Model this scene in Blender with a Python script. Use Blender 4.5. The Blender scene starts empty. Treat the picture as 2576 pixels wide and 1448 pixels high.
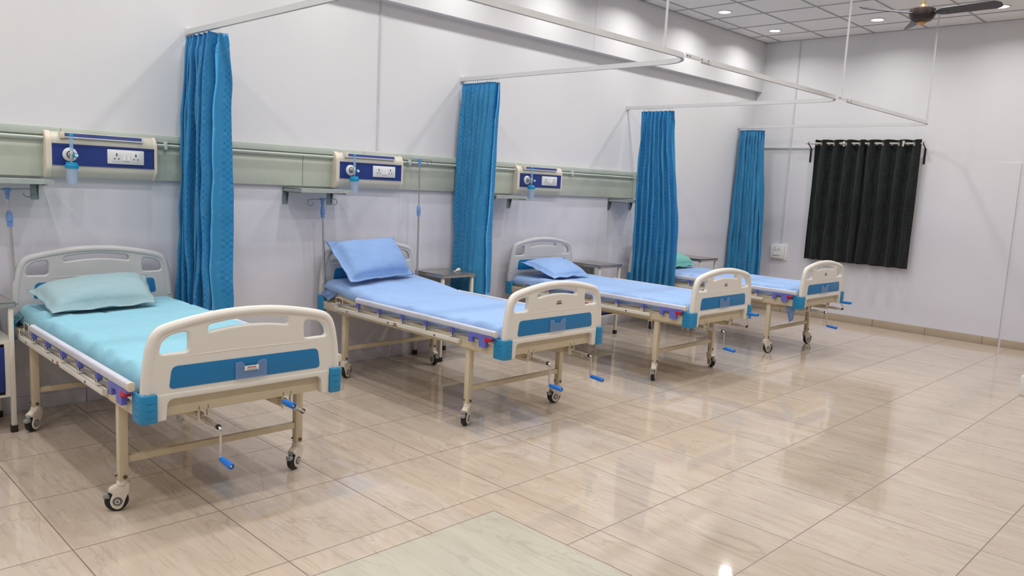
import bpy, bmesh, math, random
from mathutils import Vector, Matrix, noise
random.seed(7)
PI = math.pi
C = bpy.context.scene.collection

# ------------------------------------------------------------------ camera
CAM = Vector((0.0774, -5.4123, 1.5463)); YAW, PITCH, ROLL, FPX = 0.7781, 0.133, -0.0506, 1964.29
F = Vector((math.cos(YAW)*math.cos(PITCH), math.sin(YAW)*math.cos(PITCH), -math.sin(PITCH)))
R0 = Vector((math.sin(YAW), -math.cos(YAW), 0)); U0 = R0.cross(F)
RR = math.cos(ROLL)*R0 - math.sin(ROLL)*U0; UU = math.sin(ROLL)*R0 + math.cos(ROLL)*U0
cd = bpy.data.cameras.new('camera'); cam = bpy.data.objects.new('camera', cd); C.objects.link(cam)
m = Matrix.Identity(4)
for r in range(3):
    m[r][0] = RR[r]; m[r][1] = UU[r]; m[r][2] = -F[r]; m[r][3] = CAM[r]
cam.matrix_world = m
cd.sensor_width = 36; cd.lens = FPX/2576*36; cd.clip_start = .05
S = bpy.context.scene; S.camera = cam
# ------------------------------------------------------------------ world, exposure
w = bpy.data.worlds.new('world'); S.world = w; w.use_nodes = True
w.node_tree.nodes['Background'].inputs[0].default_value = (.9, .93, 1, 1)
w.node_tree.nodes['Background'].inputs[1].default_value = .2
S.view_settings.view_transform = 'Standard'; S.view_settings.look = 'None'
S.view_settings.exposure = 0.0; S.view_settings.gamma = 1; S.view_settings.use_curve_mapping = False
LIGHT_W = 7.2; LIGHT_COL = (1.0, .982, .965)
# ------------------------------------------------------------------ room numbers
XF, H = 10.13, 3.587            # far wall, ceiling
XL, YB = -2.6, -7.4             # left end, side behind the camera
BULK_Y, BULK_Z = -.0855, 2.942
TR_Y, TR_Z = -2.415, 2.442      # curtain track
TX = [2.348, 4.800, 7.262, 9.735]

# ------------------------------------------------------------------ materials
def lin(r, g, b):
    f = lambda c: (c/255/12.92) if c/255 <= .04045 else ((c/255+.055)/1.055)**2.4
    return (f(r), f(g), f(b), 1)
class NT:
    def __init__(s, name):
        s.m = bpy.data.materials.new(name); s.m.use_nodes = True; s.t = s.m.node_tree
        s.p = s.t.nodes['Principled BSDF']
    def n(s, typ, **k):
        o = s.t.nodes.new(typ)
        for a, b in k.items(): setattr(o, a, b)
        return o
    def l(s, a, b): s.t.links.new(a, b)
    def math(s, op, a, b=None, c=None):
        o = s.n('ShaderNodeMath', operation=op)
        for i, v in enumerate((a, b, c)):
            if v is None: continue
            if isinstance(v, (int, float)): o.inputs[i].default_value = v
            else: s.l(v, o.inputs[i])
        return o.outputs[0]
    def mix(s, f, a, b, blend='MIX'):
        o = s.n('ShaderNodeMix', data_type='RGBA', blend_type=blend)
        for i, v in ((0, f), (6, a), (7, b)):
            if isinstance(v, (int, float, tuple)): o.inputs[i].default_value = v
            else: s.l(v, o.inputs[i])
        return o.outputs[2]
    def ramp(s, f, stops):
        o = s.n('ShaderNodeValToRGB'); s.l(f, o.inputs[0]); e = o.color_ramp.elements
        while len(e) < len(stops): e.new(.5)
        for q, (p, c) in zip(e, stops):
            q.position = p; q.color = c if isinstance(c, tuple) else (c, c, c, 1)
        return o.outputs[0]
    def noise(s, vec, scale, detail=3, rough=.5, dist=0):
        o = s.n('ShaderNodeTexNoise'); o.inputs['Scale'].default_value = scale
        o.inputs['Detail'].default_value = detail; o.inputs['Roughness'].default_value = rough
        o.inputs['Distortion'].default_value = dist
        if vec is not None: s.l(vec, o.inputs['Vector'])
        return o.outputs[0]
    def mapping(s, vec, scale=(1, 1, 1), rot=(0, 0, 0), loc=(0, 0, 0)):
        o = s.n('ShaderNodeMapping'); s.l(vec, o.inputs[0])
        o.inputs['Scale'].default_value = scale; o.inputs['Rotation'].default_value = rot; o.inputs['Location'].default_value = loc
        return o.outputs[0]
    def bump(s, h, strength=.2, dist=.01):
        o = s.n('ShaderNodeBump'); o.inputs['Strength'].default_value = strength; o.inputs['Distance'].default_value = dist
        s.l(h, o.inputs['Height']); s.l(o.outputs[0], s.p.inputs['Normal'])
def mat(name, col, rough=.5, metal=0, spec=.5, var=0, vs=8, bump=0, bs=200, bd=.001, coat=0, sheen=0, alpha=1, trans=0):
    k = NT(name); p = k.p
    p.inputs['Base Color'].default_value = col; p.inputs['Roughness'].default_value = rough
    p.inputs['Metallic'].default_value = metal; p.inputs['Specular IOR Level'].default_value = spec
    p.inputs['Coat Weight'].default_value = coat; p.inputs['Sheen Weight'].default_value = sheen
    p.inputs['Alpha'].default_value = alpha; p.inputs['Transmission Weight'].default_value = trans
    tc = k.n('ShaderNodeTexCoord').outputs['Object']
    if var:
        f = k.noise(tc, vs, 4, .6)
        d = tuple(c*(1-var) for c in col[:3])+(1,); e = tuple(min(1, c*(1+var)) for c in col[:3])+(1,)
        k.l(k.ramp(f, [(.3, d), (.7, e)]), p.inputs['Base Color'])
    if bump: k.bump(k.noise(tc, bs, 3), bump, bd)
    return k.m

def wall_material():
    k = NT('wall_paint'); geo = k.n('ShaderNodeNewGeometry').outputs['Position']
    f = k.noise(geo, 1.1, 5, .6)
    g = k.noise(k.mapping(geo, (5, 5, .7)), 1.2, 4, .6)
    base = k.mix(f, lin(222, 222, 223), lin(230, 229, 229))
    base = k.mix(k.math('MULTIPLY', g, .30), base, lin(214, 214, 221))
    # lilac bounce light from the blue curtains, put into the lower wall colour
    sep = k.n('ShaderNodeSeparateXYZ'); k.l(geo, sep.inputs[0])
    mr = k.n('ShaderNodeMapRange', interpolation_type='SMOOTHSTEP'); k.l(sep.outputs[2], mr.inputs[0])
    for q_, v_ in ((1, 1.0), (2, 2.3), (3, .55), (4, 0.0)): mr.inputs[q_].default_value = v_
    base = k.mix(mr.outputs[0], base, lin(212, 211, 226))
    k.l(base, k.p.inputs['Base Color']); k.p.inputs['Roughness'].default_value = .55
    k.p.inputs['Specular IOR Level'].default_value = .3
    h = k.math('ADD', k.noise(geo, 60, 4, .6), k.math('MULTIPLY', k.noise(geo, 3, 4), 3))
    k.bump(h, .07, .006); return k.m
def floor_material(name, c1, c2, vein, tile=True):
    k = NT(name); geo = k.n('ShaderNodeNewGeometry').outputs['Position']
    sep = k.n('ShaderNodeSeparateXYZ'); k.l(geo, sep.inputs[0]); X, Y = sep.outputs[0], sep.outputs[1]
    px, py = .608, .62
    ux = k.math('DIVIDE', k.math('SUBTRACT', X, .985), px); uy = k.math('DIVIDE', k.math('ADD', Y, 2.12), py)
    ix = k.math('FLOOR', ux); iy = k.math('FLOOR', uy)
    wn = k.n('ShaderNodeTexWhiteNoise', noise_dimensions='2D'); cv = k.n('ShaderNodeCombineXYZ')
    k.l(ix, cv.inputs[0]); k.l(iy, cv.inputs[1]); k.l(cv.outputs[0], wn.inputs['Vector'])
    off = k.n('ShaderNodeVectorMath', operation='MULTIPLY_ADD'); k.l(wn.outputs['Color'], off.inputs[0])
    off.inputs[1].default_value = (7, 7, 7); k.l(geo, off.inputs[2]); P = off.outputs[0]
    st = k.noise(k.mapping(P, (3.2, .8, 1), (0, 0, math.radians(-10))), 2.4, 6, .6, .5)
    col = k.mix(k.ramp(st, [(.35, 0.0), (.65, 1.0)]), c1, c2)
    fine = k.noise(k.mapping(P, (22, 1.1, 1), (0, 0, math.radians(-10))), 2.6, 4, .6)
    col = k.mix(k.ramp(fine, [(.36, .26), (.5, 0.0)]), col, vein)
    vn = k.noise(k.mapping(P, (1.9, .6, 1), (0, 0, math.radians(-24))), 1.6, 4, .55, .9)
    v = k.ramp(k.math('ABSOLUTE', k.math('SUBTRACT', vn, .5)), [(0.0, .9), (.010, 0.0)])
    col = k.mix(k.math('MULTIPLY', v, .42), col, vein)
    col = k.mix(k.math('MULTIPLY', wn.outputs['Value'], .10), col, c2)
    if tile:
        def near(u, period):
            fr = k.math('FRACT', u); d = k.math('MINIMUM', fr, k.math('SUBTRACT', 1, fr))
            return k.math('MULTIPLY', d, period)
        dmin = k.math('MINIMUM', near(ux, px), near(uy, py))
        g = k.ramp(k.math('DIVIDE', dmin, .01), [(.17, 1.0), (.30, 0.0)])
        col = k.mix(k.math('MULTIPLY', g, .85), col, lin(96, 78, 66))
        k.l(k.math('ADD', .055, k.math('MULTIPLY', g, .4)), k.p.inputs['Roughness'])
        hh = k.math('ADD', k.math('MULTIPLY', g, -1), k.math('MULTIPLY', k.noise(geo, 2.2, 2), .6))
        k.bump(hh, .07, .004)
    else:
        k.p.inputs['Roughness'].default_value = .3; k.bump(fine, .1, .002)
    k.l(col, k.p.inputs['Base Color']); k.p.inputs['Specular IOR Level'].default_value = .75
    return k.m
def curtain_material():
    k = NT('curtain_satin'); uv = k.n('ShaderNodeTexCoord').outputs['UV']
    sep = k.n('ShaderNodeSeparateXYZ'); k.l(uv, sep.inputs[0])
    q = .021
    iu = k.math('FLOOR', k.math('DIVIDE', sep.outputs[0], q)); iv = k.math('FLOOR', k.math('DIVIDE', sep.outputs[1], q))
    cv = k.n('ShaderNodeCombineXYZ'); k.l(iu, cv.inputs[0]); k.l(iv, cv.inputs[1])
    wn = k.n('ShaderNodeTexWhiteNoise', noise_dimensions='2D'); k.l(cv.outputs[0], wn.inputs['Vector'])
    chk = k.math('MODULO', k.math('ABSOLUTE', k.math('ADD', iu, iv)), 2)
    stripe = k.math('LESS_THAN', k.math('MODULO', iu, 6), 3)
    f = k.math('MULTIPLY', k.math('MULTIPLY', chk, stripe), k.math('ADD', .35, k.math('MULTIPLY', wn.outputs['Value'], .65)))
    col = k.mix(f, lin(74, 178, 230), lin(46, 156, 216))
    g = k.math('GREATER_THAN', wn.outputs['Value'], .93)
    col = k.mix(k.math('MULTIPLY', g, .4), col, lin(116, 196, 230))
    k.l(col, k.p.inputs['Base Color'])
    k.p.inputs['Roughness'].default_value = .42; k.p.inputs['Sheen Weight'].default_value = .25
    k.p.inputs['Specular IOR Level'].default_value = .45
    n = k.noise(k.mapping(uv, (40, 5, 1)), 1, 4, .6)
    k.bump(n, .35, .006); return k.m
def cloth_material(name, c1, c2, ws=7):
    k = NT(name); tc = k.n('ShaderNodeTexCoord').outputs['Object']
    a = k.noise(tc, ws*.55, 3, .5, .4); b = k.noise(k.mapping(tc, (1, 2.2, 1), (0, 0, .5)), ws*.42, 2, .5, .8)
    b = k.ramp(k.math('ABSOLUTE', k.math('SUBTRACT', b, .5)), [(0.0, 1.0), (.035, 0.0)])
    k.l(k.mix(k.noise(tc, 3, 3), c1, c2), k.p.inputs['Base Color'])
    k.p.inputs['Roughness'].default_value = .8; k.p.inputs['Sheen Weight'].default_value = .15; k.p.inputs['Specular IOR Level'].default_value = .25
    w_ = k.noise(tc, 900, 2)
    h = k.math('ADD', k.math('ADD', a, k.math('MULTIPLY', b, -.06)), k.math('MULTIPLY', w_, .01))
    k.bump(h, .55, .035); return k.m
def ceiling_material():
    k = NT('ceiling_tile'); geo = k.n('ShaderNodeNewGeometry').outputs['Position']
    a = k.noise(geo, 190, 3, .7); b = k.noise(geo, .9, 3)
    k.l(k.mix(b, lin(228, 226, 225), lin(238, 236, 235)), k.p.inputs['Base Color'])
    k.p.inputs['Roughness'].default_value = .9; k.bump(a, .25, .003); return k.m
def black_curtain_material():
    k = NT('black_curtain_cloth'); uv = k.n('ShaderNodeTexCoord').outputs['UV']
    a = k.noise(k.mapping(uv, (6, 180, 1)), 1, 3, .6); b = k.noise(k.mapping(uv, (60, 6, 1)), 1, 3)
    f = k.math('MULTIPLY', a, b)
    k.l(k.ramp(f, [(.12, lin(18, 24, 23)), (.42, lin(62, 70, 69))]), k.p.inputs['Base Color'])
    k.p.inputs['Roughness'].default_value = .55; k.p.inputs['Sheen Weight'].default_value = .2; k.p.inputs['Specular IOR Level'].default_value = .4
    k.bump(a, .3, .002); return k.m
def brushed(name, col, rough=.3):
    k = NT(name); tc = k.n('ShaderNodeTexCoord').outputs['Object']
    n = k.noise(tc, 6, 3)
    k.p.inputs['Base Color'].default_value = col; k.p.inputs['Metallic'].default_value = .9
    k.l(k.math('ADD', rough, k.math('MULTIPLY', n, .06)), k.p.inputs['Roughness']); return k.m
M = dict(
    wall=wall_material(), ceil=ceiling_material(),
    floor=floor_material('polished_tile', lin(190, 174, 157), lin(200, 186, 170), lin(156, 138, 120)),
    patch=floor_material('hatch_tile', lin(184, 178, 161), lin(192, 186, 169), lin(152, 143, 124), False),
    skirt_far=mat('skirting_tile', lin(178, 162, 142), .35, var=.06, vs=6),
    skirt=mat('skirting_white', lin(206, 205, 214), .5, var=.04),
    grid=mat('ceiling_grid', lin(170, 169, 170), .5, var=.05),
    gap=mat('dark_gap', lin(60, 52, 46), .9, var=.2),
    track=mat('track_white', lin(214, 214, 214), .35, var=.02),
    satin=curtain_material(), black=black_curtain_material(),
    plastic=mat('bed_plastic', lin(224, 219, 210), .38, var=.015, vs=4, bump=.05, bs=400),
    headplastic=mat('headboard_plastic', lin(198, 197, 197), .42, var=.02, vs=4, bump=.05, bs=400),
    blue=mat('blue_panel', lin(20, 116, 172), .42, var=.04, vs=30, bump=.06, bs=700),
    bump_blue=mat('bumper_blue', lin(32, 134, 182), .4, var=.04),
    frame=mat('beige_paint', lin(208, 194, 166), .4, var=.05, vs=12),
    rail_w=mat('rail_white_paint', lin(220, 215, 203), .4, var=.03),
    alu=mat('rail_aluminium', lin(205, 205, 216), .34, metal=.0, var=.04, vs=20),
    post=mat('post_aluminium', lin(150, 148, 152), .35, metal=.5, var=.03),
    purple=mat('purple_plastic', lin(104, 112, 200), .4, var=.04),
    red=mat('red_plastic', lin(200, 24, 48), .4, var=.04),
    chrome=brushed('chrome', lin(205, 200, 194), .2),
    handle=mat('handle_blue', lin(10, 112, 208), .35, var=.04),
    rubber=mat('black_rubber', lin(28, 29, 32), .55, var=.1),
    caster=mat('caster_white', lin(222, 213, 196), .4, var=.03),
    grey=mat('grey_plastic', lin(150, 154, 152), .45, var=.05),
    hub=mat('hub_grey', lin(190, 190, 190), .3, metal=.4, var=.03),
    bolt=mat('bolt_brown', lin(104, 88, 70), .45, metal=.5, var=.1),
    teal=cloth_material('turquoise_sheet', lin(140, 195, 212), lin(132, 188, 206)),
    tealp=cloth_material('faded_turquoise_pillowcase', lin(142, 178, 188), lin(152, 172, 174), 9),
    green=cloth_material('sea_green_pillowcase', lin(118, 186, 172), lin(110, 176, 166), 9),
    bsheet=cloth_material('blue_sheet', lin(150, 181, 224), lin(142, 174, 220)),
    bpillow=cloth_material('blue_pillowcase', lin(144, 176, 224), lin(135, 169, 219), 9),
    panel=mat('green_grey_laminate', lin(186, 193, 180), .4, var=.03, vs=3),
    panel2=mat('green_grey_ledge', lin(186, 195, 184), .45, var=.05, vs=6),
    pipe=mat('pipe_paint', lin(198, 206, 198), .35, var=.03),
    cream=mat('cream_plastic', lin(222, 210, 192), .4, var=.02),
    unit=mat('unit_ivory', lin(206, 202, 188), .38, var=.03, vs=6),
    navy=mat('navy_panel', lin(30, 54, 124), .4, var=.05, vs=12),
    white=mat('white_plastic', lin(226, 226, 226), .35, var=.02),
    dark=mat('dark_hole', lin(60, 60, 64), .6, var=.1),
    steel=brushed('galvanised_steel', lin(140, 150, 148), .4),
    steelp=mat('galvanised_paint', lin(172, 180, 176), .5, metal=.3, var=.08, vs=14),
    inox=brushed('stainless_top', lin(186, 180, 174), .28),
    cyan=mat('cyan_plastic', lin(20, 150, 196), .35, var=.05),
    iv=mat('powder_blue_plastic', lin(110, 150, 208), .4, var=.05),
    brownblk=mat('fan_brown', lin(48, 36, 36), .4, var=.2, vs=40),
    blade=mat('fan_blade', lin(78, 78, 84), .5, var=.08),
    brass=mat('brass', lin(170, 140, 80), .4, metal=.6, var=.15, vs=40),
    gold=mat('amber_cap', lin(206, 150, 84), .4, var=.1),
    iron=mat('black_iron', lin(30, 30, 34), .5, var=.1),
    rod=mat('rod_cream', lin(206, 192, 172), .35, var=.04),
    tag=mat('paper_tag', lin(196, 204, 202), .7, var=.05, vs=60),
    sred=mat('sticker_red', lin(206, 92, 72), .5, var=.05), sdark=mat('sticker_dark', lin(58, 54, 48), .5, var=.1),
    conduit=mat('conduit_white', lin(205, 205, 208), .45, var=.03),
    wood=mat('ivory_rubber', lin(214, 205, 188), .5, var=.04),
)
def clear(name, col, alpha, rough=.1):
    k = mat(name, col, rough, alpha=alpha, var=.02); return k
M['acryl'] = clear('clear_acrylic', lin(150, 178, 220), .28)
M['bottle'] = clear('clear_bottle', lin(196, 214, 238), .45)
M['tube'] = clear('clear_tube', lin(160, 200, 230), .5)
k = NT('lamp_lens'); k.p.inputs['Emission Color'].default_value = (1, .98, .97, 1); k.p.inputs['Emission Strength'].default_value = 9; M['lens'] = k.m

# ------------------------------------------------------------------ mesh helpers
class MB:
    def __init__(s): s.bm = bmesh.new(); s.mats = []; s.cur = 0
    def use(s, m):
        if m not in s.mats: s.mats.append(m)
        s.cur = s.mats.index(m); return s
    def _new(s, before):
        for f in s.bm.faces:
            if f.index == -1 or f not in before: pass
    def box(s, x0, x1, y0, y1, z0, z1, bev=0, seg=2, mx=None):
        b = bmesh.new(); bmesh.ops.create_cube(b, size=1)
        for v in b.verts:
            v.co = Vector(((x0+x1)/2+v.co.x*(x1-x0), (y0+y1)/2+v.co.y*(y1-y0), (z0+z1)/2+v.co.z*(z1-z0)))
        if bev: bmesh.ops.bevel(b, geom=b.edges[:], offset=bev, segments=seg, profile=.5, affect='EDGES')
        if mx: b.transform(mx)
        return s.merge(b)
    def merge(s, b, free=True):
        me = bpy.data.meshes.new('tmp'); b.to_mesh(me)
        if free: b.free()
        return s.addmesh(me, True)
    def addmesh(s, me, remove=True, mx=None):
        if mx: me.transform(mx)
        n = len(s.bm.faces); s.bm.from_mesh(me); s.bm.faces.ensure_lookup_table()
        for f in s.bm.faces[n:]: f.material_index = s.cur
        if remove: bpy.data.meshes.remove(me)
        return s
    def tube(s, pts, r, seg=10, closed=False, caps=True, rz=None):
        """sweep along pts; r number or list; rz squashes nothing"""
        b = bmesh.new(); pts = [Vector(p) for p in pts]; n = len(pts); rings = []; up = None
        for i, p in enumerate(pts):
            if closed: t = (pts[(i+1) % n]-pts[i-1])
            else: t = pts[min(i+1, n-1)]-pts[max(i-1, 0)]
            t = t.normalized() if t.length > 1e-9 else Vector((0, 0, 1))
            if up is None:
                up = Vector((0, 0, 1)) if abs(t.z) < .9 else Vector((1, 0, 0))
            a = (up-t*up.dot(t)).normalized(); c = t.cross(a); up = a
            rr = r[i] if isinstance(r, (list, tuple)) else r
            rings.append([b.verts.new(p+a*math.cos(2*PI*k/seg)*rr+c*math.sin(2*PI*k/seg)*rr) for k in range(seg)])
        m_ = n if closed else n-1
        for i in range(m_):
            A, B = rings[i], rings[(i+1) % n]
            for k in range(seg): b.faces.new((A[k], A[(k+1) % seg], B[(k+1) % seg], B[k]))
        if caps and not closed:
            b.faces.new(rings[0][::-1]); b.faces.new(rings[-1])
        bmesh.ops.recalc_face_normals(b, faces=b.faces[:])
        return s.merge(b)
    def cyl(s, p0, p1, r, seg=16): return s.tube([p0, p1], r, seg)
    def lathe(s, prof, seg=24, mx=None):
        b = bmesh.new(); rings = []
        for r, z in prof:
            if r < 1e-6: rings.append([b.verts.new((0, 0, z))])
            else: rings.append([b.verts.new((r*math.cos(2*PI*k/seg), r*math.sin(2*PI*k/seg), z)) for k in range(seg)])
        for A, B in zip(rings, rings[1:]):
            for k in range(seg):
                q = [A[k % len(A)], A[(k+1) % len(A)], B[(k+1) % len(B)], B[k % len(B)]]
                u = []
                for v in q:
                    if v not in u: u.append(v)
                if len(u) > 2: b.faces.new(u)
        for E in (rings[0], rings[-1]):
            if len(E) > 2: b.faces.new(E)
        bmesh.ops.recalc_face_normals(b, faces=b.faces[:])
        if mx: b.transform(mx)
        return s.merge(b)
    def prism(s, pts, d0, d1, axis='y', bev=0):
        b = bmesh.new()
        def P(u, v, d): return {'y': (u, d, v), 'x': (d, u, v), 'z': (u, v, d)}[axis]
        A = [b.verts.new(P(u, v, d0)) for u, v in pts]; B = [b.verts.new(P(u, v, d1)) for u, v in pts]
        fa = b.faces.new(A); fb = b.faces.new(B[::-1]); n = len(pts)
        for i in range(n): b.faces.new((A[i], B[i], B[(i+1) % n], A[(i+1) % n]))
        bmesh.ops.recalc_face_normals(b, faces=b.faces[:])
        if bev:
            es = [e for e in b.edges if any(f in (fa, fb) for f in e.link_faces)]
            bmesh.ops.bevel(b, geom=es, offset=bev, segments=3, profile=.5, affect='EDGES')
        return s.merge(b)
    def mesh(s, name, smooth=35):
        me = bpy.data.meshes.new(name); s.bm.to_mesh(me); s.bm.free()
        for m_ in (s.mats or []): me.materials.append(m_)
        if smooth:
            for p in me.polygons: p.use_smooth = True
            me.set_sharp_from_angle(angle=math.radians(smooth))
        return me
def add(name, me, parent=None, loc=(0, 0, 0), rot=(0, 0, 0)):
    o = bpy.data.objects.new(name, me); C.objects.link(o)
    o.location = loc; o.rotation_euler = rot
    if parent: o.parent = parent
    return o
CACHE = {}
def part(name, key, fn, material, parent, loc=(0, 0, 0), rot=(0, 0, 0), label=None, smooth=35):
    """one mesh object; the mesh data is built once per key"""
    kk = (key, material.name if material else '')
    if kk not in CACHE:
        b = MB()
        if material: b.use(material)
        fn(b); CACHE[kk] = b.mesh(key, smooth)
    o = add(name, CACHE[kk], parent, loc, rot)
    if label: o['label'] = label
    return o
def tag(o, label, cat, group=None):
    o['label'] = label; o['category'] = cat
    if group: o['group'] = group
    return o
def thing(name, loc, label, cat, group=None, rz=0):
    o = bpy.data.objects.new(name, None); C.objects.link(o); o.empty_display_size = .1
    o.location = loc; o.rotation_euler = (0, 0, rz); return tag(o, label, cat, group)
def struct(name, b, smooth=35, parent=None):
    o = add(name, b.mesh(name, smooth), parent)
    if not parent: o['kind'] = 'structure'
    return o
def roundpoly(pts, n=6):
    out = []; N = len(pts)
    for i in range(N):
        x, y = pts[i][:2]; r = pts[i][2] if len(pts[i]) > 2 else 0
        if r <= 0: out.append((x, y)); continue
        P = Vector((x, y)); A = Vector(pts[i-1][:2])-P; B = Vector(pts[(i+1) % N][:2])-P
        r = min(r, A.length*.49, B.length*.49); A = P+A.normalized()*r; B = P+B.normalized()*r
        for k in range(n+1):
            t = k/n; q = A*(1-t)**2+P*2*t*(1-t)+B*t*t; out.append((q.x, q.y))
    return out
def catmull(pts, n=6):
    out = []
    for i in range(len(pts)-1):
        p0 = Vector(pts[max(i-1, 0)]); p1 = Vector(pts[i]); p2 = Vector(pts[i+1]); p3 = Vector(pts[min(i+2, len(pts)-1)])
        for k in range(n):
            t = k/n
            out.append(tuple(.5*((2*p1)+(-p0+p2)*t+(2*p0-5*p1+4*p2-p3)*t*t+(-p0+3*p1-3*p2+p3)*t**3)))
    out.append(tuple(pts[-1])); return out
def curve_plate(splines, half, bevel, y):
    """flat plate with holes in the XZ plane, rounded edges, centred on y"""
    cu = bpy.data.curves.new('tmp', 'CURVE'); cu.dimensions = '2D'; cu.fill_mode = 'BOTH'
    for sp in splines:
        q = cu.splines.new('POLY'); q.points.add(len(sp)-1); q.use_cyclic_u = True
        for a, (u, v) in zip(q.points, sp): a.co = (u, v, 0, 1)
    cu.extrude = half-bevel; cu.bevel_depth = bevel; cu.bevel_resolution = 3; cu.offset = -bevel
    o = bpy.data.objects.new('tmp', cu); C.objects.link(o); bpy.context.view_layer.update()
    me = bpy.data.meshes.new_from_object(o.evaluated_get(bpy.context.evaluated_depsgraph_get()))
    bpy.data.objects.remove(o); bpy.data.curves.remove(cu)
    me.transform(Matrix.Translation((0, y, 0)) @ Matrix.Rotation(PI/2, 4, 'X')); me.materials.clear(); return me
def text_mesh(txt, size, xscale=1):
    cu = bpy.data.curves.new('tmp', 'FONT'); cu.body = txt; cu.size = size; cu.extrude = .0004
    cu.align_x = 'CENTER'; cu.align_y = 'CENTER'; cu.offset = size*.02
    o = bpy.data.objects.new('tmp', cu); C.objects.link(o); bpy.context.view_layer.update()
    me = bpy.data.meshes.new_from_object(o.evaluated_get(bpy.context.evaluated_depsgraph_get()))
    bpy.data.objects.remove(o); bpy.data.curves.remove(cu)
    me.transform(Matrix.Rotation(PI/2, 4, 'X') @ Matrix.Diagonal((xscale, 1, 1, 1))); me.materials.clear(); return me

# ------------------------------------------------------------------ the room
struct('floor', MB().use(M['floor']).box(XL-.15, XF+.15, YB-.15, .15, -.2, 0), 0)
struct('ceiling', MB().use(M['ceil']).box(XL-.15, XF+.15, YB-.15, .15, H, H+.1), 0)
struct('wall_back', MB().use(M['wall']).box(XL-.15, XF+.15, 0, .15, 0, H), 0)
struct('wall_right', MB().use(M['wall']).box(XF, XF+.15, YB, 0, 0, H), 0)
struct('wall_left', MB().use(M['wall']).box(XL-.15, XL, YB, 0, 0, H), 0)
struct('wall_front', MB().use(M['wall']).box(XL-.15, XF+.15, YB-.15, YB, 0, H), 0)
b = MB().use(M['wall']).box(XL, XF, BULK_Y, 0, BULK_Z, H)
struct('trim_1', b, 0)                                                   # beam along the top of the bed wall
b = MB().use(M['conduit']).box(3.896, 3.911, -.008, 0, 1.765, BULK_Z).box(3.896, 3.911, BULK_Y-.008, BULK_Y, BULK_Z, H)
struct('trim_2', b, 0)                                                   # cover strip on the wall
struct('trim_3', MB().use(M['conduit']).box(6.505, 6.511, BULK_Y-.002, BULK_Y, BULK_Z, H), 0)
b = MB().use(M['grid'])                                                  # T-bar grid of the ceiling
gx0, gy0, st = XF-.46, -.304, .6
x = gx0
while x > XL: b.box(x-.0095, x+.0095, YB, BULK_Y, H-.006, H+.002); x -= st
y = gy0
while y > YB: b.box(XL, XF, y-.0095, y+.0095, H-.0065, H+.002); y -= st
b.box(XL, XF, BULK_Y-.02, BULK_Y, H-.006, H+.002); b.box(XF-.02, XF, YB, 0, H-.006, H+.002)
struct('trim_4', b, 0)
b = MB().use(M['skirt'])
x = XL
while x < XF: b.box(x+.002, min(x+.61, XF)-.002, -.010, 0, 0, .092, .003); x += .61
struct('baseboard_back', b)
b = MB().use(M['skirt_far'])
y = -.03
while y > YB:
    y2 = max(y-.61, YB)
    if y > -3.25 > y2: b.box(XF-.014, XF, -3.235, y-.002, 0, .092, .002); b.box(XF-.010, XF, y2+.002, -3.26, 0, .088, .002)
    else: b.box(XF-.014, XF, y2+.002, y-.002, 0, .092, .002)
    y = y2
struct('baseboard_right', b)
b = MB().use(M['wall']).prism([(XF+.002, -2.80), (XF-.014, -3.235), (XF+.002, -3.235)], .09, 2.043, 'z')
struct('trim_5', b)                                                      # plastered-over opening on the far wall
b = MB().use(M['conduit']).box(XF-.012, XF, -.9, 0, 2.190, 2.204).box(XF-.010, XF, -.580, -.560, .93, H)
struct('trim_6', b, 0)
h = MB().use(M['gap']).box(1.20, 2.580, -4.30, -2.902, .0004, .0012).use(M['patch']).box(1.204, 2.574, -4.296, -2.908, .0004, .003)
o = add('floor_panel', h.mesh('floor_panel', 0)); tag(o, 'pale grey-green rectangular panel set into the beige floor with dark outline', 'floor panel')

# ------------------------------------------------------------------ downlights
def downlight(x, y, seen, i):
    t = thing('downlight', (x, y, H), seen or 'round recessed ceiling downlight outside the picture', 'ceiling light', 'recessed ceiling downlights')
    part('trim_ring', 'dl_ring', lambda b: b.lathe([(.062, .0), (.082, 0), (.084, -.004), (.080, -.009), (.066, -.008), (.062, -.002)], 32), M['white'], t)
    part('lens', 'dl_lens', lambda b: b.lathe([(0, -.0035), (.063, -.0035), (.063, -.001), (0, -.001)], 32), M['lens'], t)
    ld = bpy.data.lights.new('downlight_lamp', 'AREA'); ld.shape = 'DISK'; ld.size = .12
    ld.energy = LIGHT_W; ld.color = LIGHT_COL; ld.spread = math.radians(150)
    lo = add('lamp', ld, t, (0, 0, -.012))
DLABEL = {(1, 0): 'leftmost lit ceiling downlight, in the row beside the bed wall',
          (0, 0): 'lit ceiling downlight nearest the corner of the bed wall and far wall',
          (1, 1): 'lit ceiling downlight cut by the top edge, second row from the bed wall',
          (0, 1): 'lit ceiling downlight just left of the ceiling fan',
          (0, 2): 'lit ceiling downlight beyond the fan blade at the top right'}
for i in range(10):
    for j in range(4):
        downlight(9.41-1.215*i, -.565-1.232*j, DLABEL.get((i, j)), i)

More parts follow.
